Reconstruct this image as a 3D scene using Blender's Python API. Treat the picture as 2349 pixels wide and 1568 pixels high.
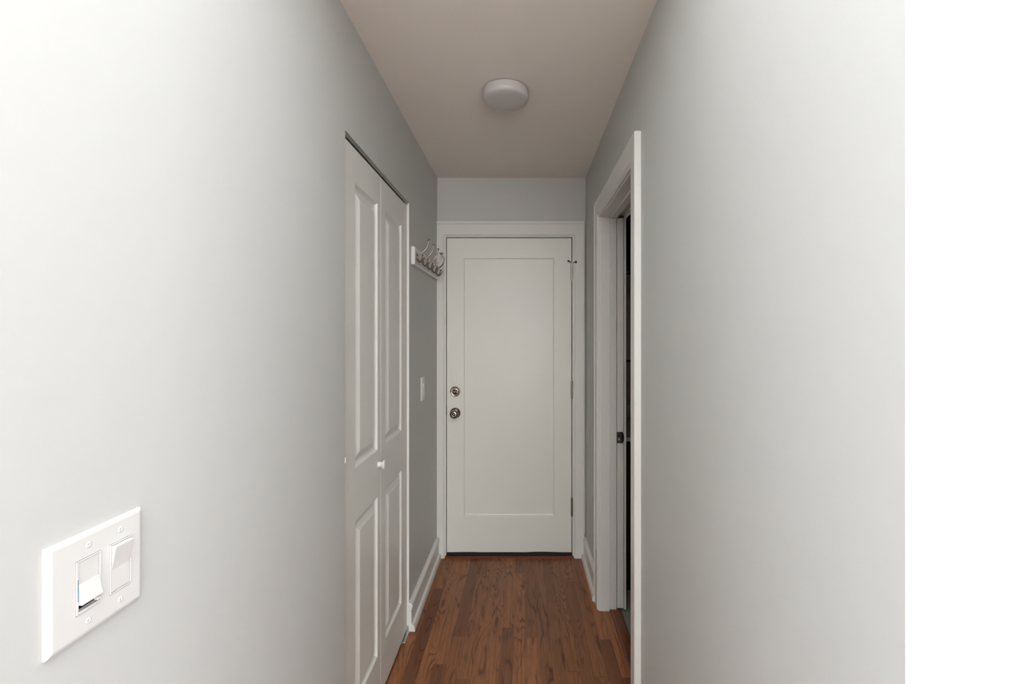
import bpy, bmesh, math
from mathutils import Vector, Matrix

scene = bpy.context.scene
for o in list(bpy.data.objects):
    bpy.data.objects.remove(o, do_unlink=True)
COL = scene.collection

# ------------------------------------------------------------------ camera
EYE = 1.44
FPX = 1044.0
cam_data = bpy.data.cameras.new('camera')
cam = bpy.data.objects.new('camera', cam_data)
COL.objects.link(cam)
cam.location = (0, 0, EYE)
cam.rotation_euler = (math.pi / 2, 0, 0)
cam_data.sensor_width = 36
cam_data.lens = FPX / 2349 * 36
cam_data.shift_x = -24.5 / 2349
cam_data.shift_y = -18.0 / 2349
cam_data.clip_start = 0.02
scene.camera = cam

# ------------------------------------------------------------------ world, lights, exposure
w = bpy.data.worlds.new('daylight'); scene.world = w
w.use_nodes = True
bg = w.node_tree.nodes['Background']
bg.inputs[0].default_value = (0.90, 0.95, 1.0, 1)
bg.inputs[1].default_value = 1.0

def area(name, loc, target, sx, sy, power, color=(1, 1, 1), spread=180):
    l = bpy.data.lights.new(name, 'AREA')
    l.shape = 'RECTANGLE'; l.size = sx; l.size_y = sy
    l.energy = power; l.color = color; l.spread = math.radians(spread)
    o = bpy.data.objects.new(name, l); COL.objects.link(o)
    o.location = loc
    o.rotation_euler = (Vector(target) - Vector(loc)).to_track_quat('-Z', 'Y').to_euler()
    return o

# daylight entering the big room behind the camera through its windows
area('window_daylight_rear', (1.0, -4.35, 1.15), (1.0, 0, 1.15), 3.4, 1.9, 116, (1.0, 0.985, 0.955))
area('window_daylight_side', (4.35, -1.9, 1.15), (0, -1.9, 1.15), 3.0, 1.9, 110, (0.87, 0.945, 1.0))
area('window_daylight_left', (-4.35, -1.9, 1.15), (0, -1.9, 1.15), 3.0, 1.9, 135, (0.87, 0.945, 1.0))
# photographer's flash bounced off the ceiling of that room
def flash(name, loc, target, power, size):
    sp = bpy.data.lights.new(name, 'SPOT')
    sp.energy = power; sp.spot_size = math.radians(size); sp.spot_blend = 0.9; sp.shadow_soft_size = 0.05
    sp.color = (0.86, 0.94, 1.0)
    o = bpy.data.objects.new(name, sp); COL.objects.link(o)
    o.location = loc
    o.rotation_euler = (Vector(target) - Vector(loc)).to_track_quat('-Z', 'Y').to_euler()
flash('bounce_flash_rear', (0, -0.9, 1.6), (0, -0.7, 2.45), 1150, 85)
flash('bounce_flash_front', (0, 0.1, 1.5), (0, 0.5, 2.45), 215, 60)

scene.view_settings.view_transform = 'Standard'
scene.view_settings.look = 'None'
scene.view_settings.gamma = 1
scene.view_settings.use_curve_mapping = False
scene.view_settings.exposure = 0.35

# ------------------------------------------------------------------ materials
def srgb(r, g, b):
    f = lambda c: (c / 255 / 12.92) if c / 255 <= 0.04045 else ((c / 255 + 0.055) / 1.055) ** 2.4
    return (f(r), f(g), f(b), 1)

def mat(name, col, rough=0.5, metal=0.0, bump=None, spec=0.5, coat=0.0, vary=0.02, vscale=3.0):
    m = bpy.data.materials.new(name); m.use_nodes = True
    nt = m.node_tree; N = nt.nodes; L = nt.links
    b = N['Principled BSDF']
    b.inputs['Roughness'].default_value = rough
    b.inputs['Metallic'].default_value = metal
    b.inputs['Specular IOR Level'].default_value = spec
    b.inputs['Coat Weight'].default_value = coat
    tc = N.new('ShaderNodeTexCoord')
    n = N.new('ShaderNodeTexNoise'); n.inputs['Scale'].default_value = vscale; n.inputs['Detail'].default_value = 3
    L.new(tc.outputs['Object'], n.inputs['Vector'])
    mr = N.new('ShaderNodeMapRange')
    mr.inputs['To Min'].default_value = 1 - vary; mr.inputs['To Max'].default_value = 1 + vary
    L.new(n.outputs['Fac'], mr.inputs['Value'])
    mx = N.new('ShaderNodeVectorMath'); mx.operation = 'SCALE'
    mx.inputs[0].default_value = col[:3]
    L.new(mr.outputs[0], mx.inputs['Scale'])
    L.new(mx.outputs[0], b.inputs['Base Color'])
    if bump:
        sc, st = bump
        n2 = N.new('ShaderNodeTexNoise'); n2.inputs['Scale'].default_value = sc; n2.inputs['Detail'].default_value = 4
        n2.inputs['Roughness'].default_value = 0.6
        L.new(tc.outputs['Object'], n2.inputs['Vector'])
        bp = N.new('ShaderNodeBump'); bp.inputs['Strength'].default_value = st; bp.inputs['Distance'].default_value = 0.002
        L.new(n2.outputs['Fac'], bp.inputs['Height'])
        L.new(bp.outputs[0], b.inputs['Normal'])
    return m

M = {}
M['wall'] = mat('pale_grey_wall_paint', (0.54, 0.543, 0.53), 0.55, bump=(90, 0.10), spec=0.3, vary=0.012)
M['room_wall'] = mat('big_room_wall_paint', (0.44, 0.44, 0.44), 0.6, bump=(90, 0.10), spec=0.3)
M['ceiling'] = mat('flat_ceiling_paint', (0.84, 0.80, 0.75), 0.85, bump=(140, 0.12), spec=0.1, vary=0.01)
M['trim'] = mat('white_semigloss_trim', (0.70, 0.695, 0.665), 0.32, bump=(25, 0.02))
M['door'] = mat('white_satin_door_paint', (0.75, 0.745, 0.695), 0.33, bump=(14, 0.05), vary=0.015)
M['closet'] = mat('white_bifold_paint', (0.73, 0.725, 0.69), 0.36, bump=(60, 0.04))
M['plate'] = mat('white_plastic', (0.69, 0.68, 0.665), 0.30, vary=0.0)
M['nickel'] = mat('brushed_nickel', (0.33, 0.285, 0.245), 0.22, metal=1.0, vary=0.04, vscale=40)
M['steel'] = mat('galvanised_steel', (0.55, 0.57, 0.55), 0.35, metal=1.0, vary=0.08, vscale=30)
M['black'] = mat('black_rubber', (0.006, 0.006, 0.006), 0.6, spec=0.15, vary=0.1)
M['blue'] = mat('smoky_blue_plastic', srgb(105, 135, 150), 0.35, vary=0.0)
M['diffuser'] = mat('milky_acrylic_diffuser', (0.56, 0.545, 0.545), 0.4, vary=0.005)
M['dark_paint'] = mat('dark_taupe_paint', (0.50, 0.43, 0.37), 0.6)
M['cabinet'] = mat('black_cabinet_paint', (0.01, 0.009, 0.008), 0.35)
M['counter'] = mat('pale_grey_countertop', (0.62, 0.61, 0.59), 0.25)
M['tile'] = mat('grey_floor_tile', srgb(135, 132, 126), 0.4, vary=0.06)
M['mirror'] = mat('mirror_glass', (0.75, 0.75, 0.72), 0.03, metal=1.0, vary=0)
M['screw'] = mat('white_painted_screw', (0.74, 0.74, 0.73), 0.25, vary=0)

def wood_material(name, strip=0.0575, x0=0.014, blen=0.78, tint=(1, 1, 1), rough=0.30):
    m = bpy.data.materials.new(name); m.use_nodes = True
    nt = m.node_tree; N = nt.nodes; L = nt.links
    b = N['Principled BSDF']
    def math_(op, a, c=None, clamp=False):
        n = N.new('ShaderNodeMath'); n.operation = op; n.use_clamp = clamp
        for i, v in enumerate((a, c)):
            if v is None: continue
            if isinstance(v, (int, float)): n.inputs[i].default_value = v
            else: L.new(v, n.inputs[i])
        return n.outputs[0]
    def comb(x, y, z):
        n = N.new('ShaderNodeCombineXYZ')
        for i, v in enumerate((x, y, z)):
            if isinstance(v, (int, float)): n.inputs[i].default_value = v
            else: L.new(v, n.inputs[i])
        return n.outputs[0]
    def noise(vec, scale, detail=2, rgh=0.5, dist=0.0):
        n = N.new('ShaderNodeTexNoise'); n.inputs['Scale'].default_value = scale
        n.inputs['Detail'].default_value = detail; n.inputs['Roughness'].default_value = rgh
        n.inputs['Distortion'].default_value = dist
        L.new(vec, n.inputs['Vector']); return n.outputs['Fac']
    def white(vec):
        n = N.new('ShaderNodeTexWhiteNoise'); n.noise_dimensions = '3D'; L.new(vec, n.inputs['Vector']); return n
    def ramp(v, stops):
        n = N.new('ShaderNodeValToRGB'); L.new(v, n.inputs[0])
        e = n.color_ramp.elements
        e[0].position, e[0].color = stops[0][0], stops[0][1]
        e[1].position, e[1].color = stops[-1][0], stops[-1][1]
        for p, c in stops[1:-1]:
            q = e.new(p); q.color = c
        return n.outputs[0]
    def mixc(f, a, c, mode='MIX'):
        n = N.new('ShaderNodeMix'); n.data_type = 'RGBA'; n.blend_type = mode
        if isinstance(f, (int, float)): n.inputs['Factor'].default_value = f
        else: L.new(f, n.inputs['Factor'])
        for k, v in (('A', a), ('B', c)):
            s = [i for i in n.inputs if i.name == k and i.type == 'RGBA'][0]
            if isinstance(v, tuple): s.default_value = v
            else: L.new(v, s)
        return [o for o in n.outputs if o.type == 'RGBA'][0]
    tc = N.new('ShaderNodeTexCoord'); sx = N.new('ShaderNodeSeparateXYZ'); L.new(tc.outputs['Object'], sx.inputs[0])
    X, Y = sx.outputs[0], sx.outputs[1]
    u = math_('DIVIDE', math_('SUBTRACT', X, x0), strip)
    idu = math_('FLOOR', u); fu = math_('FRACT', u)
    r1 = white(comb(idu, 3.3, 1.7)).outputs['Value']
    r1b = white(comb(idu, 9.1, 4.2)).outputs['Value']
    pass
    ln = math_('ADD', math_('MULTIPLY', r1b, 0.5), blen)
    v = math_('DIVIDE', math_('ADD', Y, math_('MULTIPLY', r1, 5.0)), ln)
    idv = math_('FLOOR', v); fv = math_('FRACT', v)
    seedn = white(comb(idu, idv, 0.5))
    sc = N.new('ShaderNodeSeparateColor'); L.new(seedn.outputs['Color'], sc.inputs[0])
    s1, s2, s3 = sc.outputs[0], sc.outputs[1], sc.outputs[2]
    # cathedral figure: contour lines of a long smooth noise, different in every board
    gx = math_('ADD', X, math_('MULTIPLY', s1, 37.0))
    gy = math_('ADD', Y, math_('MULTIPLY', s2, 53.0))
    warp = noise(comb(math_('MULTIPLY', gx, 30), math_('MULTIPLY', gy, 7), s3), 1.0, 4, 0.6)
    n1 = noise(comb(math_('MULTIPLY', gx, 11), math_('MULTIPLY', gy, 1.7), math_('MULTIPLY', s3, 30)), 1.0, 1.5, 0.45)
    n1 = math_('ADD', n1, math_('MULTIPLY', warp, 0.09))
    freq = math_('ADD', math_('MULTIPLY', s2, 30.0), 12.0)
    tri = math_('PINGPONG', math_('MULTIPLY', n1, freq), 1.0)
    lines = ramp(tri, [(0.0, (1, 1, 1, 1)), (0.10, (0.85, 0.85, 0.85, 1)), (0.30, (0.22, 0.22, 0.22, 1)), (0.75, (0.0, 0.0, 0.0, 1)), (1.0, (0, 0, 0, 1))])
    mask = noise(comb(math_('MULTIPLY', gx, 20), math_('MULTIPLY', gy, 3.4), math_('ADD', math_('MULTIPLY', s3, 30), 7)), 1.0, 2, 0.6)
    mask = ramp(mask, [(0.42, (0.06, 0.06, 0.06, 1)), (0.60, (1, 1, 1, 1))])
    lines = math_('MULTIPLY', lines, mask)
    # fine pores
    fine = noise(comb(math_('MULTIPLY', gx, 420), math_('MULTIPLY', gy, 14), s1), 1.0, 3, 0.7)
    fine = ramp(fine, [(0.38, (0, 0, 0, 1)), (0.66, (1, 1, 1, 1))])
    broad = noise(comb(math_('MULTIPLY', gx, 120), math_('MULTIPLY', gy, 3.5), s2), 1.0, 2, 0.5)
    c_base = ramp(s3, [(0.0, srgb(104, 70, 53)), (0.35, srgb(124, 84, 61)), (0.7, srgb(140, 95, 68)), (1.0, srgb(152, 101, 72))])
    c = mixc(math_('MULTIPLY', ramp(broad, [(0.35, (0, 0, 0, 1)), (0.68, (1, 1, 1, 1))]), 0.50), c_base, srgb(94, 56, 36))
    c = mixc(math_('MULTIPLY', fine, 0.38), c, srgb(74, 42, 28))
    c = mixc(math_('MULTIPLY', lines, 0.85), c, srgb(52, 28, 20))
    # seams between boards
    eu = math_('LESS_THAN', math_('MINIMUM', fu, math_('SUBTRACT', 1.0, fu)), 0.010)
    ev = math_('LESS_THAN', math_('MINIMUM', fv, math_('SUBTRACT', 1.0, fv)), 0.0012)
    seam = math_('MAXIMUM', eu, ev)
    c = mixc(math_('MULTIPLY', seam, 0.45), c, srgb(40, 22, 15))
    if tint != (1, 1, 1):
        c = mixc(1.0, c, (*tint, 1), 'MULTIPLY')
    L.new(c, b.inputs['Base Color'])
    b.inputs['Roughness'].default_value = rough
    b.inputs['Specular IOR Level'].default_value = 0.22
    bp = N.new('ShaderNodeBump'); bp.inputs['Strength'].default_value = 0.25; bp.inputs['Distance'].default_value = 0.0006
    hh = math_('SUBTRACT', 1.0, math_('ADD', math_('MULTIPLY', fine, 0.3), math_('MULTIPLY', seam, 1.0)))
    L.new(hh, bp.inputs['Height']); L.new(bp.outputs[0], b.inputs['Normal'])
    return m
M['wood'] = wood_material('stained_oak_strip_floor', tint=(1.04, 0.96, 0.84))
M['panel'] = mat('olive_reflection_tone', (0.75, 0.73, 0.62), 0.5)  # pale olive painted in place of a mirror's reflection
M['threshold'] = wood_material('stained_oak_threshold', strip=0.4, x0=0.35, blen=6.0, tint=(0.85, 0.72, 0.68), rough=0.3)
M['redwood'] = mat('reddish_stained_sill', srgb(98, 50, 34), 0.25, vary=0.15, vscale=25)

# ------------------------------------------------------------------ mesh helpers
def box(bm, x0, x1, y0, y1, z0, z1):
    vs = [bm.verts.new((x, y, z)) for x in (x0, x1) for y in (y0, y1) for z in (z0, z1)]
    for f in ((0, 1, 3, 2), (4, 6, 7, 5), (0, 4, 5, 1), (2, 3, 7, 6), (0, 2, 6, 4), (1, 5, 7, 3)):
        bm.faces.new([vs[i] for i in f])

def obj(name, bm, m, parent=None, bevel=0.0, segs=2, smooth=False, origin=None):
    bmesh.ops.recalc_face_normals(bm, faces=bm.faces[:])
    if origin is not None:
        bmesh.ops.translate(bm, vec=-Vector(origin), verts=bm.verts[:])
    me = bpy.data.meshes.new(name); bm.to_mesh(me); bm.free()
    me.materials.append(m)
    if smooth:
        for p in me.polygons: p.use_smooth = True
    o = bpy.data.objects.new(name, me); COL.objects.link(o)
    if origin is not None: o.location = origin
    if parent is not None:
        o.parent = parent
        o.location = (Vector(origin) if origin is not None else Vector((0, 0, 0))) - world_loc(parent)
    if bevel:
        md = o.modifiers.new('bevel', 'BEVEL'); md.width = bevel; md.segments = segs; md.limit_method = 'ANGLE'
        md.angle_limit = math.radians(40)
    return o

def world_loc(o):
    p = Vector((0, 0, 0))
    while o is not None:
        p += Vector(o.location); o = o.parent
    return p

def empty(name, loc):
    o = bpy.data.objects.new(name, None); COL.objects.link(o); o.location = loc
    o.empty_display_size = 0.1
    return o

def boxes(name, lst, m, parent=None, bevel=0.0, segs=2, origin=None):
    bm = bmesh.new()
    for b in lst: box(bm, *b)
    return obj(name, bm, m, parent, bevel, segs, origin=origin)

def tag(o, label=None, cat=None, group=None, kind=None):
    if label: o['label'] = label
    if cat: o['category'] = cat
    if group: o['group'] = group
    if kind: o['kind'] = kind
    return o

def basis(axis, up=(0, 0, 1)):
    a = Vector(axis).normalized(); u = Vector(up)
    if abs(a.dot(u)) > 0.95: u = Vector((1, 0, 0))
    s = a.cross(u).normalized(); t = s.cross(a).normalized()
    return a, s, t

def lathe(bm, centre, axis, prof, n=40):
    """prof: list of (radius, distance along the axis)"""
    a, s, t = basis(axis); c = Vector(centre)
    rings = []
    for r, h in prof:
        if r < 1e-6: rings.append([bm.verts.new(c + a * h)])
        else: rings.append([bm.verts.new(c + a * h + (s * math.cos(2 * math.pi * i / n) + t * math.sin(2 * math.pi * i / n)) * r) for i in range(n)])
    for A, B in zip(rings, rings[1:]):
        for i in range(n):
            j = (i + 1) % n
            if len(A) == 1 and len(B) == 1: continue
            if len(A) == 1: bm.faces.new((A[0], B[j], B[i]))
            elif len(B) == 1: bm.faces.new((A[i], A[j], B[0]))
            else: bm.faces.new((A[i], A[j], B[j], B[i]))
    for R in (rings[0], rings[-1]):
        if len(R) > 1: bm.faces.new(R)

def catmull(pts, sub=7):
    P = [Vector(p) for p in pts]; P = [P[0] * 2 - P[1]] + P + [P[-1] * 2 - P[-2]]
    out = []
    for i in range(1, len(P) - 2):
        for k in range(sub):
            t = k / sub
            a, b, c, d = P[i - 1], P[i], P[i + 1], P[i + 2]
            out.append(0.5 * ((2 * b) + (c - a) * t + (2 * a - 5 * b + 4 * c - d) * t * t + (3 * b - a - 3 * c + d) * t ** 3))
    out.append(P[-2]); return out

def tube(bm, pts, radii, n=12, sub=7):
    pp = catmull(pts, sub); m = len(pp) - 1
    rr = []
    for i in range(len(pp)):
        f = i / m * (len(radii) - 1); k = min(int(f), len(radii) - 2); rr.append(radii[k] + (radii[k + 1] - radii[k]) * (f - k))
    rings = []; prev = None
    for i, p in enumerate(pp):
        d = (pp[min(i + 1, m)] - pp[max(i - 1, 0)]).normalized()
        if prev is None: s = d.orthogonal().normalized()
        else: s = (prev - d * prev.dot(d)).normalized()
        prev = s; t = d.cross(s)
        rings.append([bm.verts.new(p + (s * math.cos(2 * math.pi * k / n) + t * math.sin(2 * math.pi * k / n)) * rr[i]) for k in range(n)])
    for A, B in zip(rings, rings[1:]):
        for i in range(n):
            j = (i + 1) % n
            bm.faces.new((A[i], A[j], B[j], B[i]))
    bm.faces.new(rings[0]); bm.faces.new(rings[-1])

def sweep(bm, prof, path, closed_ends=True):
    """prof: list of (a, b); path: list of functions giving a world point for (a, b)"""
    rings = [[bm.verts.new(fn(a, b)) for a, b in prof] for fn in path]
    n = len(prof)
    for A, B in zip(rings, rings[1:]):
        for i in range(n):
            j = (i + 1) % n
            bm.faces.new((A[i], A[j], B[j], B[i]))
    if closed_ends:
        bm.faces.new(rings[0]); bm.faces.new(rings[-1])

def panelled_leaf(bm, fn, W, H, T, rects, loops):
    """fn(u, v, w) -> world point; rects in one column; loops: (inset, height) from the rectangle's edge inward"""
    us = [0, rects[0][0], rects[0][1], W]
    vs = [0]
    for r in rects: vs += [r[2], r[3]]
    vs.append(H)
    grid = {(i, j): bm.verts.new(fn(us[i], vs[j], 0)) for i in range(len(us)) for j in range(len(vs))}
    for i in range(len(us) - 1):
        for j in range(len(vs) - 1):
            if i == 1 and j % 2 == 1: continue
            bm.faces.new((grid[i, j], grid[i + 1, j], grid[i + 1, j + 1], grid[i, j + 1]))
    for k, r in enumerate(rects):
        j = 1 + 2 * k
        prev = [grid[1, j], grid[2, j], grid[2, j + 1], grid[1, j + 1]]
        for ins, h in loops:
            u0, u1, v0, v1 = r[0] + ins, r[1] - ins, r[2] + ins, r[3] - ins
            cur = [bm.verts.new(fn(*p, h)) for p in ((u0, v0), (u1, v0), (u1, v1), (u0, v1))]
            for a in range(4):
                c = (a + 1) % 4
                bm.faces.new((prev[a], prev[c], cur[c], cur[a]))
            prev = cur
        bm.faces.new(prev)
    # back and sides
    back = {(i, j): bm.verts.new(fn(us[i], vs[j], -T)) for i in range(len(us)) for j in range(len(vs)) if i in (0, len(us) - 1) or j in (0, len(vs) - 1)}
    I, J = len(us) - 1, len(vs) - 1
    for i in range(I):
        for j in (0, J):
            bm.faces.new((grid[i, j], grid[i + 1, j], back[i + 1, j], back[i, j]))
    for j in range(J):
        for i in (0, I):
            bm.faces.new((grid[i, j], grid[i, j + 1], back[i, j + 1], back[i, j]))
    ring = [back[i, 0] for i in range(I + 1)] + [back[I, j] for j in range(1, J + 1)] + [back[i, J] for i in range(I - 1, -1, -1)] + [back[0, j] for j in range(J - 1, 0, -1)]
    bm.faces.new(ring)

# ------------------------------------------------------------------ dimensions
XL, XR = -0.552, 0.406           # the hallway's side walls
YB = 2.94                        # end wall
ZC = 2.448                       # ceiling
YS = 0.483                       # where the right wall ends and turns into the big room
CL0, CL1, CLZ = 1.416, 2.208, 2.075      # closet opening in the left wall
DR0, DR1, DRZ = 1.655, 2.366, 2.046      # doorway in the right wall
RY0 = -4.5                       # big room behind the camera
RX1 = 4.5
RX0, YL = -4.5, 0.30              # its left side, and where the left wall ends

# ------------------------------------------------------------------ floor and ceiling
bm = bmesh.new()
box(bm, -1.3, 0.5, RY0 - 0.1, 3.06, -0.06, 0.0)
box(bm, RX0 - 0.1, -1.3, RY0 - 0.1, YL + 0.0, -0.06, 0.0)
box(bm, 0.5, RX1 + 0.1, RY0 - 0.1, YS + 0.12, -0.06, 0.0)
tag(obj('floor', bm, M['wood']), 'reddish-brown stained oak strip floor running to the far door', kind='structure')
bm = bmesh.new()
box(bm, -1.3, XR, RY0 - 0.1, 3.06, ZC, ZC + 0.1)
box(bm, RX0 - 0.1, -1.3, RY0 - 0.1, YL + 0.0, ZC, ZC + 0.1)
box(bm, XR, RX1 + 0.1, RY0 - 0.1, YS + 0.12, ZC, ZC + 0.1)
box(bm, XR, 2.2, YS + 0.12, 3.3, ZC, ZC + 0.1)
tag(obj('ceiling', bm, M['ceiling']), 'plain off-white hallway ceiling', kind='structure')

# ------------------------------------------------------------------ walls
bm = bmesh.new()
box(bm, -0.67, XL, YL - 0.12, CL0, 0, ZC)
box(bm, -0.67, XL, CL0, CL1, CLZ, ZC)
box(bm, -0.67, XL, CL1, YB, 0, ZC)
wl = tag(obj('wall_left', bm, M['wall']), 'pale grey left wall with the closet opening', kind='structure')

bm = bmesh.new()
box(bm, XR, 0.535, YS, DR0 + 0.008, 0, ZC)
box(bm, XR, 0.535, DR0 + 0.008, DR1 - 0.002, DRZ + 0.014, ZC)
box(bm, XR, 0.475, DR1 + 0.04, YB, 0, DRZ + 0.014)
box(bm, XR, 0.535, DR1 - 0.002, YB, DRZ + 0.014, ZC)
box(bm, 0.5275, 0.535, DR1 + 0.02, YB, 0, DRZ + 0.014)
wr = tag(obj('wall_right', bm, M['wall']), 'pale grey right wall ending in a free corner by the camera', kind='structure')

bm = bmesh.new()
box(bm, -0.67, -0.505, YB, 3.06, 0, ZC)
box(bm, 0.333, 0.48, YB, 3.06, 0, ZC)
box(bm, -0.505, 0.333, YB, 3.06, 2.082, ZC)
tag(obj('wall_back', bm, M['wall']), 'pale grey end wall above and around the far door', kind='structure')

bm = bmesh.new()
box(bm, 0.535, RX1, YS, YS + 0.12, 0, ZC)
box(bm, RX0, -0.67, YL - 0.12, YL, 0, ZC)
tag(obj('wall_front', bm, M['room_wall']), 'bright white wall of the big room at the right edge', kind='structure')

# big room behind the camera: window walls
def window_wall(name, horiz, c, a0, a1, w0, w1, label):
    bm = bmesh.new()
    for s0, s1, z0, z1 in ((a0, w0, 0, ZC), (w1, a1, 0, ZC), (w0, w1, 0, 0.15), (w0, w1, 2.20, ZC)):
        if horiz: box(bm, s0, s1, c - 0.1, c, z0, z1)
        else: box(bm, c, c + 0.1, s0, s1, z0, z1)
    tag(obj(name, bm, M['room_wall']), label, kind='structure')
window_wall('wall_rear', True, RY0, RX0, RX1, -0.35, 3.7, 'white window wall behind the camera')
window_wall('wall_side', False, RX1, RY0, YS, -4.0, 0.1, 'white window wall to the right behind the camera')
def window(name, horiz, c, a0, a1, n):
    lst = []
    def add(s0, s1, z0, z1):
        lst.append((s0, s1, c - 0.07, c - 0.03, z0, z1) if horiz else (c + 0.03, c + 0.07, s0, s1, z0, z1))
    add(a0, a1, 0.15, 0.20); add(a0, a1, 2.15, 2.20)
    for i in range(n + 1):
        s = a0 + (a1 - a0 - 0.05) * i / n; add(s, s + 0.05, 0.20, 2.15)
    tag(boxes(name, lst, M['trim']), 'white window frame in the big room', kind='structure')
window_wall('wall_left_room', False, RX0 - 0.1, RY0, YL, -4.0, 0.1, 'white window wall to the left behind the camera')
window('window_1', True, RY0, -0.35, 3.7, 3)
window('window_2', False, RX1, -4.0, 0.1, 3)
window('window_3', False, RX0 - 0.1, -4.0, 0.1, 3)

# closet interior
bm = bmesh.new()
box(bm, -1.26, -1.20, 1.1, 2.5, 0, ZC)
box(bm, -1.20, -0.67, 1.1, 1.16, 0, ZC)
box(bm, -1.20, -0.67, 2.44, 2.5, 0, ZC)
tag(obj('wall_closet', bm, M['room_wall']), 'inside walls of the closet behind the bifold door', kind='structure')

# dark side room
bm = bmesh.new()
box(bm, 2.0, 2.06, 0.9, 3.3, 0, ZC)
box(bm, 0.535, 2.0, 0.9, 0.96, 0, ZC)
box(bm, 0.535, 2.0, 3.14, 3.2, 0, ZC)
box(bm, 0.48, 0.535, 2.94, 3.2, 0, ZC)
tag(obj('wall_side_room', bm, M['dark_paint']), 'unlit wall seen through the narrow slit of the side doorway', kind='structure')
tag(boxes('floor_side_room', [(0.5, 2.06, 0.9, 3.2, -0.06, 0.0)], M['tile']), 'grey tile floor of the dark side room', kind='structure')

# ------------------------------------------------------------------ baseboards
# profile: (height, thickness); tall flat board with a lip on top, a groove line and a shoe moulding
BP = [(0, 0), (0, 0.030), (0.018, 0.029), (0.029, 0.024), (0.035, 0.014), (0.098, 0.013), (0.100, 0.0105), (0.103, 0.0105), (0.105, 0.0145),
      (0.115, 0.0145), (0.119, 0.0195), (0.130, 0.018), (0.138, 0.009), (0.140, 0.0)]
def baseboard(name, x, y0, y1, side, label):
    bm = bmesh.new()
    sweep(bm, [(t, h) for h, t in BP], [lambda a, b, y=y: (x + side * a, y, b) for y in (y0, y1)])
    tag(obj(name, bm, M['trim']), label, kind='structure')
baseboard('baseboard_left', XL, CL1 - 0.004, YB - 0.014, 1, 'white baseboard between the closet and the far door')
baseboard('baseboard_left_near', XL, YL - 0.12, CL0 - 0.005, 1, 'white baseboard along the near left wall')
baseboard('baseboard_right', XR, DR1 + 0.088, YB - 0.014, -1, 'white baseboard between the side doorway and the far door')
baseboard('baseboard_right_near', XR, YS, DR0 - 0.09, -1, 'white baseboard along the near right wall')
bm = bmesh.new()
sweep(bm, [(t, h) for h, t in BP], [lambda a, b, x=x: (x, YS - a, b) for x in (XR, RX1)])
tag(obj('baseboard_front', bm, M['trim']), 'white baseboard of the big room wall', kind='structure')

# ------------------------------------------------------------------ far door (door_1) with casing
LX0, LX1, LZ0, LZ1, LY = -0.4905, 0.3155, 0.030, 2.061, 2.944
d1 = tag(empty('door_1', ((LX0 + LX1) / 2, LY, LZ0)), 'white one-panel door closing the end of the hallway', kind='structure')
bm = bmesh.new()
panelled_leaf(bm, lambda u, v, w: (LX0 + u, LY - w, LZ0 + v), LX1 - LX0, LZ1 - LZ0, 0.044,
              [(-0.380 - LX0, 0.203 - LX0, 0.266 - LZ0, 1.931 - LZ0)],
              [(0.0015, -0.0015), (0.003, -0.006), (0.009, -0.0075), (0.012, -0.0075)])
obj('door_leaf', bm, M['door'], d1, bevel=0.0012, origin=(LX0, LY, LZ0))
# deadbolt
DX = -0.4366
bm = bmesh.new()
lathe(bm, (DX, LY + 0.001, 1.069), (0, -1, 0), [(0, 0), (0.0335, 0), (0.0335, 0.004), (0.031, 0.010), (0.0285, 0.012), (0.0275, 0.0105), (0.012, 0.0095), (0.012, 0.016), (0, 0.016)])
db = obj('deadbolt', bm, M['nickel'], d1, smooth=True, origin=(DX, LY, 1.069))
bm = bmesh.new()
R = 14
top = []; bot = []
for i in range(R + 1):
    t = -1 + 2 * i / R
    x = 0.0215 * t; z = 0.004 - 0.004 * t * t - 0.0015 * t
    top.append((x, z))
for y_, hw in ((0.010, 0.0040), (0.030, 0.0024)):
    pass
rings = []
for y_, k, hw in ((0.008, 0.7, 0.0035), (0.018, 0.95, 0.0035), (0.029, 1.0, 0.0024)):
    ring = [bm.verts.new((DX + x * k, LY - y_, 1.067 + z + hw)) for x, z in top] + [bm.verts.new((DX + x * k, LY - y_, 1.067 + z - hw)) for x, z in reversed(top)]
    rings.append(ring)
for A, B in zip(rings, rings[1:]):
    for i in range(len(A)):
        j = (i + 1) % len(A); bm.faces.new((A[i], A[j], B[j], B[i]))
bm.faces.new(rings[0]); bm.faces.new(rings[-1])
obj('thumb_turn', bm, M['nickel'], db, bevel=0.001, origin=(DX, LY, 1.067))
# knob
KX, KZ = -0.4362, 0.9300
bm = bmesh.new()
lathe(bm, (KX, LY + 0.001, KZ), (0, -1, 0), [(0, 0), (0.0345, 0), (0.0345, 0.003), (0.032, 0.008), (0.022, 0.012), (0.013, 0.016), (0.0125, 0.028)])
kr = obj('rose', bm, M['nickel'], d1, smooth=True, origin=(KX, LY, KZ))
bm = bmesh.new()
lathe(bm, (KX, LY - 0.022, KZ), (0, -1, 0), [(0, 0), (0.0125, 0), (0.014, 0.006), (0.022, 0.012), (0.0272, 0.020), (0.0282, 0.028), (0.0265, 0.036), (0.021, 0.042), (0.0125, 0.0445), (0.0085, 0.0445), (0.0080, 0.0425), (0, 0.0425)])
kb = obj('door_knob', bm, M['nickel'], d1, smooth=True, origin=(KX, LY, KZ))
bm = bmesh.new()
lathe(bm, (KX, LY - 0.0645, KZ), (0, -1, 0), [(0, 0), (0.0062, 0), (0.0062, 0.004), (0.0045, 0.006), (0, 0.0065)], 24)
obj('lock_button', bm, M['nickel'], kb, smooth=True, origin=(KX, LY, KZ))
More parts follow.
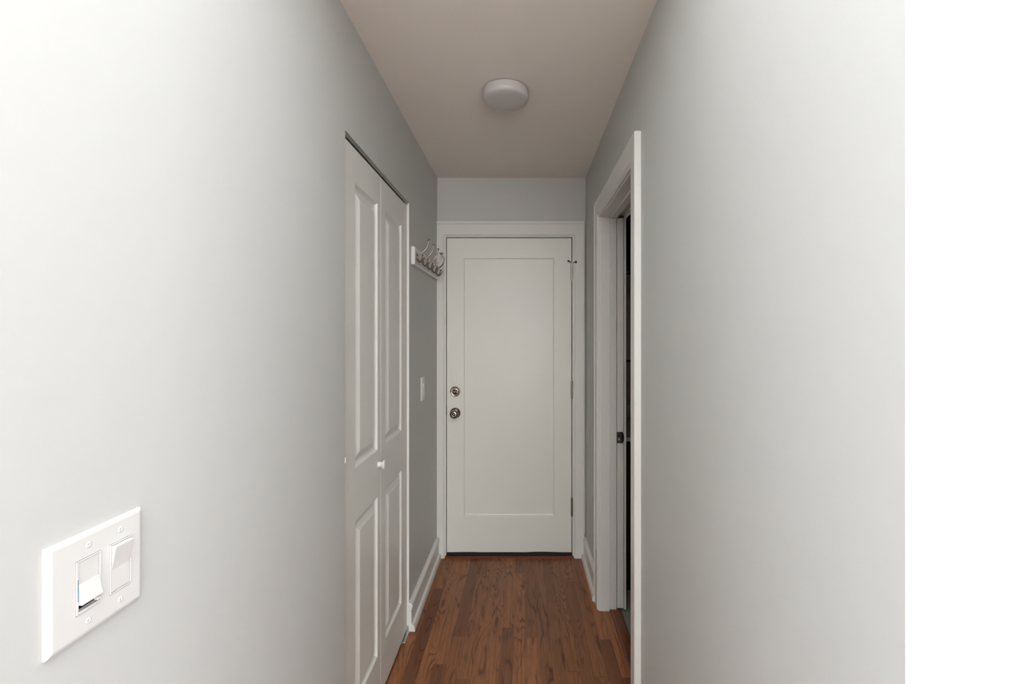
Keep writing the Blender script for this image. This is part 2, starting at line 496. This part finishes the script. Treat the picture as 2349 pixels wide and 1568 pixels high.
# hinges
for i, (z0, z1) in enumerate(((1.786, 1.896), (1.026, 1.137), (0.268, 0.384))):
    hx = 0.3185
    bm = bmesh.new()
    box(bm, hx - 0.0035, hx + 0.0035, LY - 0.001, LY + 0.02, z0, z1)
    n = 5; seg = (z1 - z0) / n
    for k in range(n):
        lathe(bm, (hx, LY - 0.006, z0 + k * seg + 0.0006), (0, 0, 1), [(0.0072, 0), (0.0072, seg - 0.0012)], 20)
    lathe(bm, (hx, LY - 0.006, z0 - 0.004), (0, 0, 1), [(0, -0.003), (0.0035, -0.002), (0.0048, 0.002), (0.0048, 0.004), (0.0048, z1 - z0 + 0.006), (0.003, z1 - z0 + 0.010), (0, z1 - z0 + 0.0105)], 16)
    h = obj('hinge', bm, M['nickel'], d1, origin=(hx, LY, z0))
    if i == 0:
        zz = z1 + 0.006
        bm = bmesh.new()
        lathe(bm, (hx, LY - 0.006, zz - 0.004), (0, 0, 1), [(0, 0), (0.009, 0), (0.009, 0.006), (0, 0.006)], 20)
        tube(bm, [(hx, LY - 0.006, zz), (hx - 0.010, LY - 0.016, zz + 0.003), (hx - 0.022, LY - 0.026, zz + 0.006)], [0.0035, 0.0035, 0.003], 10)
        tube(bm, [(hx, LY - 0.006, zz), (hx + 0.012, LY - 0.014, zz), (hx + 0.022, LY - 0.020, zz)], [0.003, 0.003, 0.003], 10)
        ds = obj('door_stop', bm, M['nickel'], d1, origin=(hx, LY, zz))
        bm = bmesh.new()
        lathe(bm, (hx - 0.022, LY - 0.024, zz + 0.006), (-0.5, -0.6, 0.1), [(0, 0), (0.0055, 0), (0.0065, 0.004), (0.0065, 0.007), (0, 0.009)], 18)
        lathe(bm, (hx + 0.020, LY - 0.018, zz), (0.5, -0.5, 0), [(0, 0), (0.006, 0), (0.0085, 0.005), (0.0085, 0.009), (0, 0.011)], 18)
        obj('rubber_tip', bm, mat('dark_rubber_tip', (0.06, 0.04, 0.035), 0.5), ds, origin=(hx, LY, zz))
# sweep under the leaf (uneven rubber)
bm = bmesh.new()
nn = 60; rr = []
for i in range(nn + 1):
    t = i / nn; x = LX0 + 0.001 + (LX1 - LX0 - 0.003) * t
    top_z = 0.029 + 0.005 * math.sin(t * 9.5 + 0.4) * math.exp(-((t - 0.55) ** 2) * 5) - 0.002
    botz = 0.015 + 0.002 * math.sin(t * 5 + 2)
    if t > 0.95: botz += (t - 0.95) * 0.12
    rr.append([bm.verts.new(p) for p in ((x, LY - 0.012, botz + 0.002), (x, LY - 0.006 - 0.002 * math.sin(t * 14), top_z + 0.003), (x, LY + 0.030, top_z + 0.003), (x, LY + 0.030, botz))])
for A, B in zip(rr, rr[1:]):
    for i in range(4):
        j = (i + 1) % 4; bm.faces.new((A[i], A[j], B[j], B[i]))
bm.faces.new(rr[0]); bm.faces.new(rr[-1])
obj('door_sweep', bm, M['black'], d1, origin=(LX0, LY, 0.02))
# strike at the left jamb
boxes('strike_plate', [(-0.5035, -0.4925, LY - 0.0035, LY + 0.006, 0.912, 0.972)], M['black'], d1, bevel=0.003, origin=(-0.498, LY, 0.942))
# jamb + casing: one thing fixed to the wall
bm = bmesh.new()
def uframe(xo0, xi0, xi1, xo1, zi, zo, y0, y1):
    """inverted U: outer edges xo0/xo1/zo, inner edges xi0/xi1/zi"""
    P = [(xo0, 0), (xo0, zo), (xo1, zo), (xo1, 0), (xi1, 0), (xi1, zi), (xi0, zi), (xi0, 0)]
    A = [bm.verts.new((x, y0, z)) for x, z in P]; B = [bm.verts.new((x, y1, z)) for x, z in P]
    for k in range(8): bm.faces.new((A[k], A[(k + 1) % 8], B[(k + 1) % 8], B[k]))
    for V in (A, B):
        bm.faces.new((V[0], V[1], V[6], V[7])); bm.faces.new((V[1], V[2], V[5], V[6])); bm.faces.new((V[2], V[3], V[4], V[5]))
uframe(-0.505, -0.4938, 0.3205, 0.333, 2.0650, 2.0815, YB - 0.006, 3.06)       # jamb
uframe(-0.494, -0.478, 0.306, 0.3205, 2.052, 2.0645, LY + 0.046, LY + 0.060)    # stops behind the leaf
box(bm, -0.4935, 0.3200, LY + 0.062, 3.055, 0.0, 2.0640)
cy = YB - 0.019
uframe(-0.5070, -0.5000, 0.3285, 0.3350, 2.0705, 2.0770, YB - 0.012, YB + 0.001)   # inner bead
uframe(XL + 0.0005, -0.5075, 0.3355, 0.3905, 2.0775, 2.147, cy, YB + 0.001)       # flat board
box(bm, 0.3905, 0.3960, cy - 0.005, YB, 0.0, 2.1475)
box(bm, XL + 0.0005, 0.3960, cy - 0.005, YB, 2.1475, 2.1635)
tag(obj('trim_1', bm, M['trim']), 'white casing and jamb around the far door', kind='structure')
# sill
bm = bmesh.new()
sweep(bm, [(0, 0), (0.020, 0), (0.020, 0.004), (0.012, 0.011), (0.0, 0.013), (-0.10, 0.013), (-0.10, 0)], [lambda a, b, x=x: (x, YB - a, b) for x in (-0.5005, 0.328)])
tag(obj('trim_2', bm, M['redwood']), 'reddish wooden sill under the far door', kind='structure')

# ------------------------------------------------------------------ closet bifold door (door_2)
CX = -0.561
d2 = tag(empty('door_2', (CX, 1.80, 0.0)), 'white raised-panel bifold closet door in the left wall', kind='structure')
CB, CT = 0.012, 2.060
RL = [(0.003, -0.0015), (0.007, -0.0080), (0.012, -0.0115), (0.018, -0.0122), (0.022, -0.0115), (0.045, -0.0015), (0.047, -0.0005)]
def bifold(y0, y1, ra, rb, face):
    bm = bmesh.new()
    panelled_leaf(bm, lambda u, v, w: (face + w, y0 + u, CB + v), y1 - y0, CT - CB, 0.030,
                  [(ra - y0, rb - y0, 0.192 - CB, 0.812 - CB), (ra - y0, rb - y0, 0.991 - CB, 1.948 - CB)], RL)
    return obj('door_leaf', bm, M['closet'], d2, bevel=0.0015, origin=(face, y0, CB))
leaf_near = bifold(1.400, 1.7985, 1.522, 1.762, CX)
leaf_far = bifold(1.8005, 2.2055, 1.860, 2.110, CX)
bm = bmesh.new()
lathe(bm, (CX - 0.001, 1.768, 0.934), (1, 0, 0), [(0, 0), (0.012, 0), (0.0125, 0.003), (0.0105, 0.008), (0.0095, 0.013), (0.0115, 0.017), (0.0165, 0.020), (0.0175, 0.023), (0.0165, 0.0265), (0.010, 0.029), (0, 0.0295)])
obj('door_knob', bm, M['plate'], leaf_near, smooth=True, origin=(CX, 1.768, 0.934))
tk = [(-0.594, -0.570, CL0 - 0.01, CL1 - 0.0005, 2.0635, 2.0745)]
bm = bmesh.new()
for b in ((-0.596, -0.5935, CL0, CL1 - 0.001, 2.0605, 2.0745), (-0.5600, -0.5570, CL0, CL1 - 0.001, 2.0660, 2.0740), (-0.596, -0.5600, CL0, CL1 - 0.001, 2.0715, 2.0740)):
    box(bm, *b)
obj('track', bm, M['steel'], d2, origin=(-0.58, CL0, 2.07))
# pivot bracket on the floor at the far corner
bm = bmesh.new()
box(bm, -0.590, -0.5475, 2.120, 2.2070, 0.0005, 0.0035)
box(bm, -0.5600, -0.5475, 2.1200, 2.1900, 0.0035, 0.0060)
box(bm, -0.590, -0.5530, 2.2040, 2.2070, 0.0035, 0.030)
obj('pivot_bracket', bm, M['steel'], d2, bevel=0.001, origin=(-0.57, 2.16, 0.0))
# white jamb strip at the far side of the opening, and small pieces on the near corner
tag(boxes('trim_3', [(-0.600, XL + 0.001, CL1 - 0.0015, CL1 + 0.006, 0.0, CLZ - 0.001)], M['trim'], bevel=0.001), 'thin white corner strip beside the bifold closet door', kind='structure')
bm = bmesh.new()
box(bm, XL - 0.0040, XL + 0.0025, CL0 - 0.003, CL0 + 0.010, 1.040, 1.057)
tag(obj('door_bumper', bm, M['plate'], bevel=0.001), 'tiny white bumper on the near corner of the closet opening', 'bumper')

# ------------------------------------------------------------------ side doorway (right wall): jambs, casing, pocket door
JX0, JX1 = XR, 0.4530
bm = bmesh.new()
for (y0, y1, s) in ((DR1, DR1 + 0.04, 1), (DR0 - 0.03, DR0, -1)):
    box(bm, JX0, JX1, y0, y1, 0.0, DRZ + 0.014)
box(bm, JX0, JX1, DR0, DR1, DRZ, DRZ + 0.014)
# stop / split jamb strips, closer to the opening; they sit on the threshold
ST = 0.009
box(bm, JX1, 0.4865, DR1 - ST, DR1 + 0.04, 0.0142, DRZ)
box(bm, 0.5262, 0.5362, DR1 - ST, DR1 + 0.019, 0.0142, DRZ)
box(bm, JX1, 0.5362, DR0 - 0.03, DR0 + ST, 0.0142, DRZ)
box(bm, JX1, 0.4865, DR0, DR1, DRZ - ST, DRZ + 0.014)
box(bm, 0.5262, 0.5362, DR0, DR1, DRZ - ST, DRZ + 0.014)
tag(obj('trim_4', bm, M['trim'], bevel=0.001), 'white jamb and stops lining the side doorway', kind='structure')
# casing as one mitred U: (a = across the board from its inner edge, b = out of the wall)
CW = 0.088
CP = [(0, 0), (0, 0.011), (0.003, 0.013), (0.007, 0.0125), (0.010, 0.0105), (0.013, 0.0175), (0.074, 0.0185), (0.077, 0.0225), (0.0865, 0.0225), (CW, 0.020), (CW, 0)]
ci0, ci1, cz = DR0 - 0.004, DR1 + 0.004, DRZ + 0.004
bm = bmesh.new()
sweep(bm, CP, [lambda a, b: (XR - b, ci0 - a, 0.0), lambda a, b: (XR - b, ci0 - a, cz + a),
               lambda a, b: (XR - b, ci1 + a, cz + a), lambda a, b: (XR - b, ci1 + a, 0.0)])
tag(obj('trim_5', bm, M['trim']), 'white casing around the side doorway in the right wall', kind='structure')
bm = bmesh.new()
sweep(bm, [(0.4565, 0), (0.4565, 0.008), (0.4600, 0.0125), (0.4640, 0.014), (0.5060, 0.014), (0.5090, 0.0125), (0.5095, 0)],
      [lambda a, b, y=y: (a, y, b) for y in (DR0 - 0.028, DR1 + 0.038)])
tag(obj('trim_6', bm, M['threshold']), 'dark oak threshold across the side doorway', kind='structure')
# pocket door slid back: only its white edge shows
PY = DR1 - 0.007
d3 = tag(empty('door_3', (0.5065, PY, 0.018)), 'white sliding pocket door pushed back into the right wall', kind='structure')
boxes('door_leaf', [(0.4895, 0.5235, PY, PY + 0.5, 0.020, DRZ - 0.004)], M['door'], d3, bevel=0.0015, origin=(0.5065, PY, 0.02))
bm = bmesh.new()
zc = 0.9045; 
box(bm, 0.4865, 0.5125, PY - 0.0012, PY + 0.002, zc - 0.0290, zc + 0.0290)
lk = obj('edge_lock', bm, mat('dark_bronze_plate', (0.16, 0.145, 0.125), 0.4, metal=1.0), d3, bevel=0.0009, origin=(0.5, PY, zc))
boxes('pull_tab', [(0.4935, 0.5050, PY - 0.0065, PY - 0.001, zc - 0.014, zc - 0.0065), (0.4965, 0.5020, PY - 0.0045, PY - 0.001, zc - 0.0065, zc + 0.0005)], M['steel'], lk, bevel=0.0008, origin=(0.5, PY, zc))
boxes('keyhole', [(0.4955, 0.5025, PY - 0.0024, PY - 0.001, zc + 0.006, zc + 0.013)], M['black'], lk, bevel=0.0005, origin=(0.5, PY, zc))
bm = bmesh.new()
R = 16; prof = []
ra = []; rb = []
for i in range(R + 1):
    a = -math.pi / 2 + math.pi * i / R
    ra.append((0.5120 + 0.0120 * math.cos(a), zc + 0.031 * math.sin(a)))
va = [bm.verts.new((x, PY - 0.0035, z)) for x, z in ra]; vb = [bm.verts.new((x, PY + 0.030, z)) for x, z in ra]
for i in range(R): bm.faces.new((va[i], va[i + 1], vb[i + 1], vb[i]))
bm.faces.new(va); bm.faces.new(vb); bm.faces.new((va[0], va[-1], vb[-1], vb[0]))
obj('finger_pull', bm, M['black'], lk, bevel=0.001, origin=(0.5, PY, zc))

# vanity and mirror stand-in in the dark side room
van = tag(empty('vanity', (0.90, 2.85, 0)), 'black vanity cabinet with pale top seen through the side doorway slit', 'vanity')
boxes('cabinet', [(0.56, 1.30, 2.52, 3.12, 0.09, 0.850), (0.58, 1.30, 2.56, 3.12, 0.0, 0.09)], M['cabinet'], van, bevel=0.002, origin=(0.9, 2.8, 0))
boxes('cabinet_door', [(0.5605, 0.92, 2.503, 2.5195, 0.12, 0.83), (0.926, 1.295, 2.503, 2.5195, 0.12, 0.83)], M['cabinet'], van, bevel=0.003, origin=(0.9, 2.51, 0.4))
boxes('countertop', [(0.54, 1.31, 2.495, 3.135, 0.8505, 0.874), (0.54, 1.31, 3.118, 3.135, 0.874, 0.96)], M['counter'], van, bevel=0.003, origin=(0.9, 2.8, 0.86))
mir = tag(empty('mirror_stand_in', (0.95, 3.138, 1.25)), 'framed olive grey panel standing in for a mirror and its reflection above the vanity', 'mirror stand-in')
boxes('frame', [(0.58, 1.28, 3.118, 3.1385, 1.250, 1.262), (0.58, 1.28, 3.118, 3.1385, 1.85, 1.862), (0.58, 0.595, 3.118, 3.1385, 1.262, 1.85), (1.265, 1.28, 3.118, 3.1385, 1.262, 1.85)], M['cabinet'], mir, bevel=0.002, origin=(0.95, 3.13, 1.5))
boxes('panel', [(0.594, 1.266, 3.126, 3.134, 1.261, 1.851)], M['panel'], mir, origin=(0.95, 3.13, 1.5))

dark_block = tag(empty('dark_area_block', (0.95, 3.0, 1.87)), 'black block added for the dark upper area of the side room slit', 'cabinet')  # black box added to stand in for the dark upper area
boxes('cabinet', [(0.56, 1.30, 2.90, 3.1395, 1.872, 2.40)], M['cabinet'], dark_block, bevel=0.002, origin=(0.95, 3.0, 1.87))  # body of the added dark block
boxes('cabinet_door', [(0.563, 0.928, 2.882, 2.8995, 1.875, 2.397), (0.932, 1.297, 2.882, 2.8995, 1.875, 2.397)], M['cabinet'], dark_block, bevel=0.002, origin=(0.95, 2.89, 2.1))  # front slabs of the added dark block

# ------------------------------------------------------------------ hallway ceiling light
cl = tag(empty('ceiling_light', (-0.071, 1.886, ZC)), 'small round milky flush ceiling light, switched off, above the hallway', 'ceiling light')
bm = bmesh.new()
lathe(bm, (-0.071, 1.886, ZC), (0, 0, -1), [(0, 0.0), (0.086, 0.0), (0.086, 0.0035), (0, 0.0035)], 72)
obj('base', bm, mat('fixture_base', (0.35, 0.32, 0.28), 0.5), cl, origin=(-0.071, 1.886, ZC))
bm = bmesh.new()
lathe(bm, (-0.071, 1.886, ZC), (0, 0, -1), [(0.086, 0.0035), (0.0940, 0.0035), (0.0950, 0.006), (0.0950, 0.027), (0.0940, 0.033), (0.0910, 0.0385), (0.086, 0.0420), (0.078, 0.0440), (0.05, 0.0455), (0, 0.0465)], 96)
obj('diffuser', bm, M['diffuser'], cl, smooth=True, origin=(-0.071, 1.886, ZC))

# ------------------------------------------------------------------ coat rack
RYc, RZc = 2.565, 1.830
cr = tag(empty('coat_rack', (XL, RYc, RZc)), 'white board with metal coat hooks on the left wall near the far door', 'coat rack')
bm = bmesh.new()
sweep(bm, [(XL + 0.0003, RZc - 0.045), (XL + 0.0003, RZc + 0.045), (XL + 0.015, RZc + 0.045), (XL + 0.019, RZc + 0.041), (XL + 0.019, RZc - 0.041), (XL + 0.015, RZc - 0.045)],
      [lambda a, b, y=y: (a, y, b) for y in (2.251, 2.880)])
obj('board', bm, M['trim'], cr, bevel=0.0015, origin=(XL, RYc, RZc))
XB = XL + 0.019
def hook_mesh(bent=False):
    """local: origin at the middle of the back plate, +X out of the board"""
    bm = bmesh.new()
    # back plate
    lathe(bm, (0.0, 0, 0.0), (1, 0, 0), [(0, 0), (0.0125, 0), (0.0125, 0.002), (0.009, 0.004), (0, 0.0045)], 24)
    lathe(bm, (0.0, 0, -0.020), (1, 0, 0), [(0, 0), (0.0095, 0), (0.0095, 0.002), (0.006, 0.004), (0, 0.0045)], 24)
    box(bm, 0.0, 0.003, -0.005, 0.005, -0.02, 0.0)
    return bm
def tip(bm, p, d, r=0.0062):
    lathe(bm, p, d, [(0, -0.001), (0.0030, 0.0), (0.0034, 0.003), (r, 0.0085), (r * 1.05, 0.010), (r * 0.6, 0.0105), (0, 0.0095)], 18)
def upper(bent=False):
    bm = bmesh.new()
    if not bent:
        tube(bm, [(0.002, 0, 0.004), (0.014, 0, 0.006), (0.034, 0, 0.018), (0.052, 0, 0.040), (0.058, 0, 0.060), (0.060, 0, 0.070)], [0.0050, 0.0042, 0.0036, 0.0032, 0.0030, 0.0030], 12)
        tip(bm, (0.060, 0, 0.070), (0.15, 0, 1))
    else:
        tube(bm, [(0.002, 0, 0.004), (0.020, -0.004, 0.010), (0.044, -0.012, 0.030), (0.052, -0.018, 0.058), (0.046, -0.024, 0.076), (0.036, -0.030, 0.090)], [0.0050, 0.0042, 0.0036, 0.0032, 0.0030, 0.0030], 12)
        tip(bm, (0.036, -0.030, 0.090), (-0.5, -0.3, 0.7))
    return bm
def lower(side):
    bm = bmesh.new()
    tube(bm, [(0.003, 0, -0.004), (0.004, side * 0.002, -0.020), (0.010, side * 0.006, -0.034), (0.022, side * 0.012, -0.034), (0.030, side * 0.018, -0.022), (0.033, side * 0.022, -0.012)], [0.0045, 0.0042, 0.0038, 0.0033, 0.0030, 0.0028], 12)
    tip(bm, (0.033, side * 0.022, -0.012), (0.35, side * 0.3, 1), 0.0052)
    return bm
def make_mesh(bm, name):
    bmesh.ops.recalc_face_normals(bm, faces=bm.faces[:])
    me = bpy.data.meshes.new(name); bm.to_mesh(me); bm.free(); me.materials.append(M['nickel'])
    for p in me.polygons: p.use_smooth = True
    return me
pm, um, ub = make_mesh(hook_mesh(), 'hook_plate'), make_mesh(upper(), 'upper_arm'), make_mesh(upper(True), 'upper_arm_bent')
la, lb = make_mesh(lower(-1), 'lower_prong_near'), make_mesh(lower(1), 'lower_prong_far')
for k, (hy, hz) in enumerate(((2.290, 1.838), (2.417, 1.838), (2.545, 1.838), (2.670, 1.837), (2.795, 1.836))):
    h = bpy.data.objects.new('coat_hook', pm); COL.objects.link(h); h.parent = cr
    h.location = Vector((XB, hy, hz)) - Vector(cr.location)
    for nm, me in (('upper_arm', ub if k == 4 else um), ('lower_prong', la), ('lower_prong', lb)):
        c = bpy.data.objects.new(nm, me); COL.objects.link(c); c.parent = h

# ------------------------------------------------------------------ switches
def plate_bm(x, y0, y1, z0, z1, openings):
    """wall plate facing +X with rounded rim and rectangular openings"""
    bm = bmesh.new()
    ys = [y0 + 0.006] + [v for o in openings for v in (o[0], o[1])] + [y1 - 0.006]
    oz0, oz1 = openings[0][2], openings[0][3]
    zs = [z0 + 0.006, oz0, oz1, z1 - 0.006]
    T = 0.0062
    g = {(i, j): bm.verts.new((x + T, y, z)) for i, y in enumerate(ys) for j, z in enumerate(zs)}
    for i in range(len(ys) - 1):
        for j in range(3):
            if j == 1 and i % 2 == 1:
                p = [g[i, 1], g[i + 1, 1], g[i + 1, 2], g[i, 2]]
                q = [bm.verts.new((x + T - 0.004, v.co.y, v.co.z)) for v in p]
                for a in range(4): bm.faces.new((p[a], p[(a + 1) % 4], q[(a + 1) % 4], q[a]))
                continue
            bm.faces.new((g[i, j], g[i + 1, j], g[i + 1, j + 1], g[i, j + 1]))
    I = len(ys) - 1
    ring = [g[i, 0] for i in range(I + 1)] + [g[I, j] for j in range(1, 4)] + [g[i, 3] for i in range(I - 1, -1, -1)] + [g[0, j] for j in range(2, 0, -1)]
    cy_, cz_ = (y0 + y1) / 2, (z0 + z1) / 2
    prev = ring
    for ins, h in ((0.0035, 0.0057), (0.0012, 0.0044), (0.0, 0.0025), (0.0, 0.0)):
        cur = []
        for v in ring:
            y, z = v.co.y, v.co.z
            if abs(y - ys[0]) < 1e-6: y = y0 + ins
            if abs(y - ys[-1]) < 1e-6: y = y1 - ins
            if abs(z - zs[0]) < 1e-6: z = z0 + ins
            if abs(z - zs[-1]) < 1e-6: z = z1 - ins
            cur.append(bm.verts.new((x + h, y, z)))
        for a in range(len(ring)):
            b = (a + 1) % len(ring); bm.faces.new((prev[a], prev[b], cur[b], cur[a]))
        prev = cur
    bm.faces.new(prev)
    return bm

def rocker_bm(x, yc, zc, w, prof):
    """prof: (height above wall, z) down the front of the paddle"""
    bm = bmesh.new()
    pts = prof
    A = [bm.verts.new((x + h, yc - w / 2, zc + z)) for h, z in pts]
    B = [bm.verts.new((x + h, yc + w / 2, zc + z)) for h, z in pts]
    n = len(pts)
    for i in range(n):
        j = (i + 1) % n; bm.faces.new((A[i], A[j], B[j], B[i]))
    bm.faces.new(A); bm.faces.new(B)
    return bm

# near two-gang switch
SY, SZ = 0.5880, 1.128
GW, GH = 0.0335, 0.0670
g1, g2 = 0.5720, 0.6175
sw = tag(empty('light_switch', (XL, SY, SZ)), 'white two-gang light switch plate low on the near left wall', 'light switch')
ops = [(g - GW / 2, g + GW / 2, SZ - GH / 2, SZ + GH / 2) for g in (g1, g2)]
pl = obj('plate', plate_bm(XL + 0.0002, 0.5225, 0.6535, 1.0635, 1.1925, ops), M['plate'], sw, origin=(XL, SY, SZ))
for g in (g1, g2):
    for z in (SZ + 0.0475, SZ - 0.0475):
        bm = bmesh.new()
        lathe(bm, (XL + 0.0058, g, z), (1, 0, 0), [(0.0040, 0), (0.0040, 0.0006), (0.0030, 0.0012), (0.0008, 0.0013), (0.0008, 0.0008), (0, 0.0008)], 20)
        obj('screw', bm, M['screw'], sw, smooth=True, origin=(XL, g, z))
# left gang: frame, paddle standing out at its foot, slot with a slider below, dark strip at the left
fr = []
x0, x1 = XL + 0.002, XL + 0.0074
e = 0.0016
a0, a1, b0, b1 = g1 - GW / 2 + 0.0006, g1 + GW / 2 - 0.0006, SZ - GH / 2 + 0.0006, SZ + GH / 2 - 0.0006
bm = bmesh.new()
for q in ((a0, a1, b1 - e, b1), (a0, a1, b0, b0 + e * 2.2), (a0, a0 + e * 1.6, b0 + e * 2.2, b1 - e), (a1 - e, a1, b0 + e * 2.2, b1 - e)):
    box(bm, x0, x1, *q)
box(bm, x0 - 0.001, x0 + 0.0002, a0, a1, b0, b1)
dm = obj('dimmer_frame', bm, M['plate'], sw, bevel=0.0004, origin=(XL, g1, SZ))
bm = rocker_bm(XL, g1 + 0.0004, SZ + 0.0035, GW - 0.0062, [(0.003, 0.0275), (0.0066, 0.0275), (0.0060, 0.000), (0.0072, -0.0015), (0.0125, -0.0235), (0.0115, -0.0250), (0.003, -0.0250)])
obj('paddle', bm, M['plate'], dm, bevel=0.0006, origin=(XL, g1, SZ))
boxes('slot', [(XL + 0.003, XL + 0.0052, a0 + 0.004, a1 - 0.002, SZ - 0.0268, SZ - 0.0240)], M['black'], dm, origin=(XL, g1, SZ))
boxes('slider', [(XL + 0.004, XL + 0.0098, a1 - 0.0075, a1 - 0.0020, SZ - 0.0275, SZ - 0.0235)], M['plate'], dm, bevel=0.0008, origin=(XL, g1, SZ))
boxes('dark_strip', [(XL + 0.004, XL + 0.0077, a0 + 0.0012, a0 + 0.0020, SZ - 0.0165, SZ + 0.0110)], M['blue'], dm, origin=(XL, g1, SZ))
# right gang: rocker pushed in at the foot
def rocker_switch(parent, g, zc, gw, gh):
    a0, a1, b0, b1 = g - gw / 2 + 0.0006, g + gw / 2 - 0.0006, zc - gh / 2 + 0.0006, zc + gh / 2 - 0.0006
    bm = bmesh.new()
    for q in ((a0, a1, b1 - e, b1), (a0, a1, b0, b0 + e), (a0, a0 + e, b0 + e, b1 - e), (a1 - e, a1, b0 + e, b1 - e)):
        box(bm, x0, x1, *q)
    box(bm, x0 - 0.001, x0 + 0.0002, a0, a1, b0, b1)
    f = obj('rocker_frame', bm, M['plate'], parent, bevel=0.0004, origin=(XL, g, zc))
    H = gh / 2 - 0.0028
    bm = rocker_bm(XL, g, zc, gw - 0.0056, [(0.003, H), (0.0120, H), (0.0128, H - 0.0014), (0.0072, 0.0015), (0.0068, -0.0015), (0.0070, -H), (0.003, -H)])
    obj('rocker', bm, M['plate'], f, bevel=0.0006, origin=(XL, g, zc))
rocker_switch(sw, g2, SZ, GW, GH)
# far single switch
s2 = tag(empty('light_switch', (XL, 2.502, 1.140)), 'small white single light switch on the left wall beside the far door', 'light switch')
obj('plate', plate_bm(XL + 0.0002, 2.464, 2.540, 1.0765, 1.2035, [(2.502 - GW / 2, 2.502 + GW / 2, 1.140 - GH / 2, 1.140 + GH / 2)]), M['plate'], s2, origin=(XL, 2.502, 1.14))
for z in (1.1875, 1.0925):
    bm = bmesh.new()
    lathe(bm, (XL + 0.0058, 2.502, z), (1, 0, 0), [(0.0040, 0), (0.0040, 0.0006), (0.0030, 0.0012), (0, 0.0012)], 16)
    obj('screw', bm, M['screw'], s2, smooth=True, origin=(XL, 2.502, z))
rocker_switch(s2, 2.502, 1.140, GW, GH)
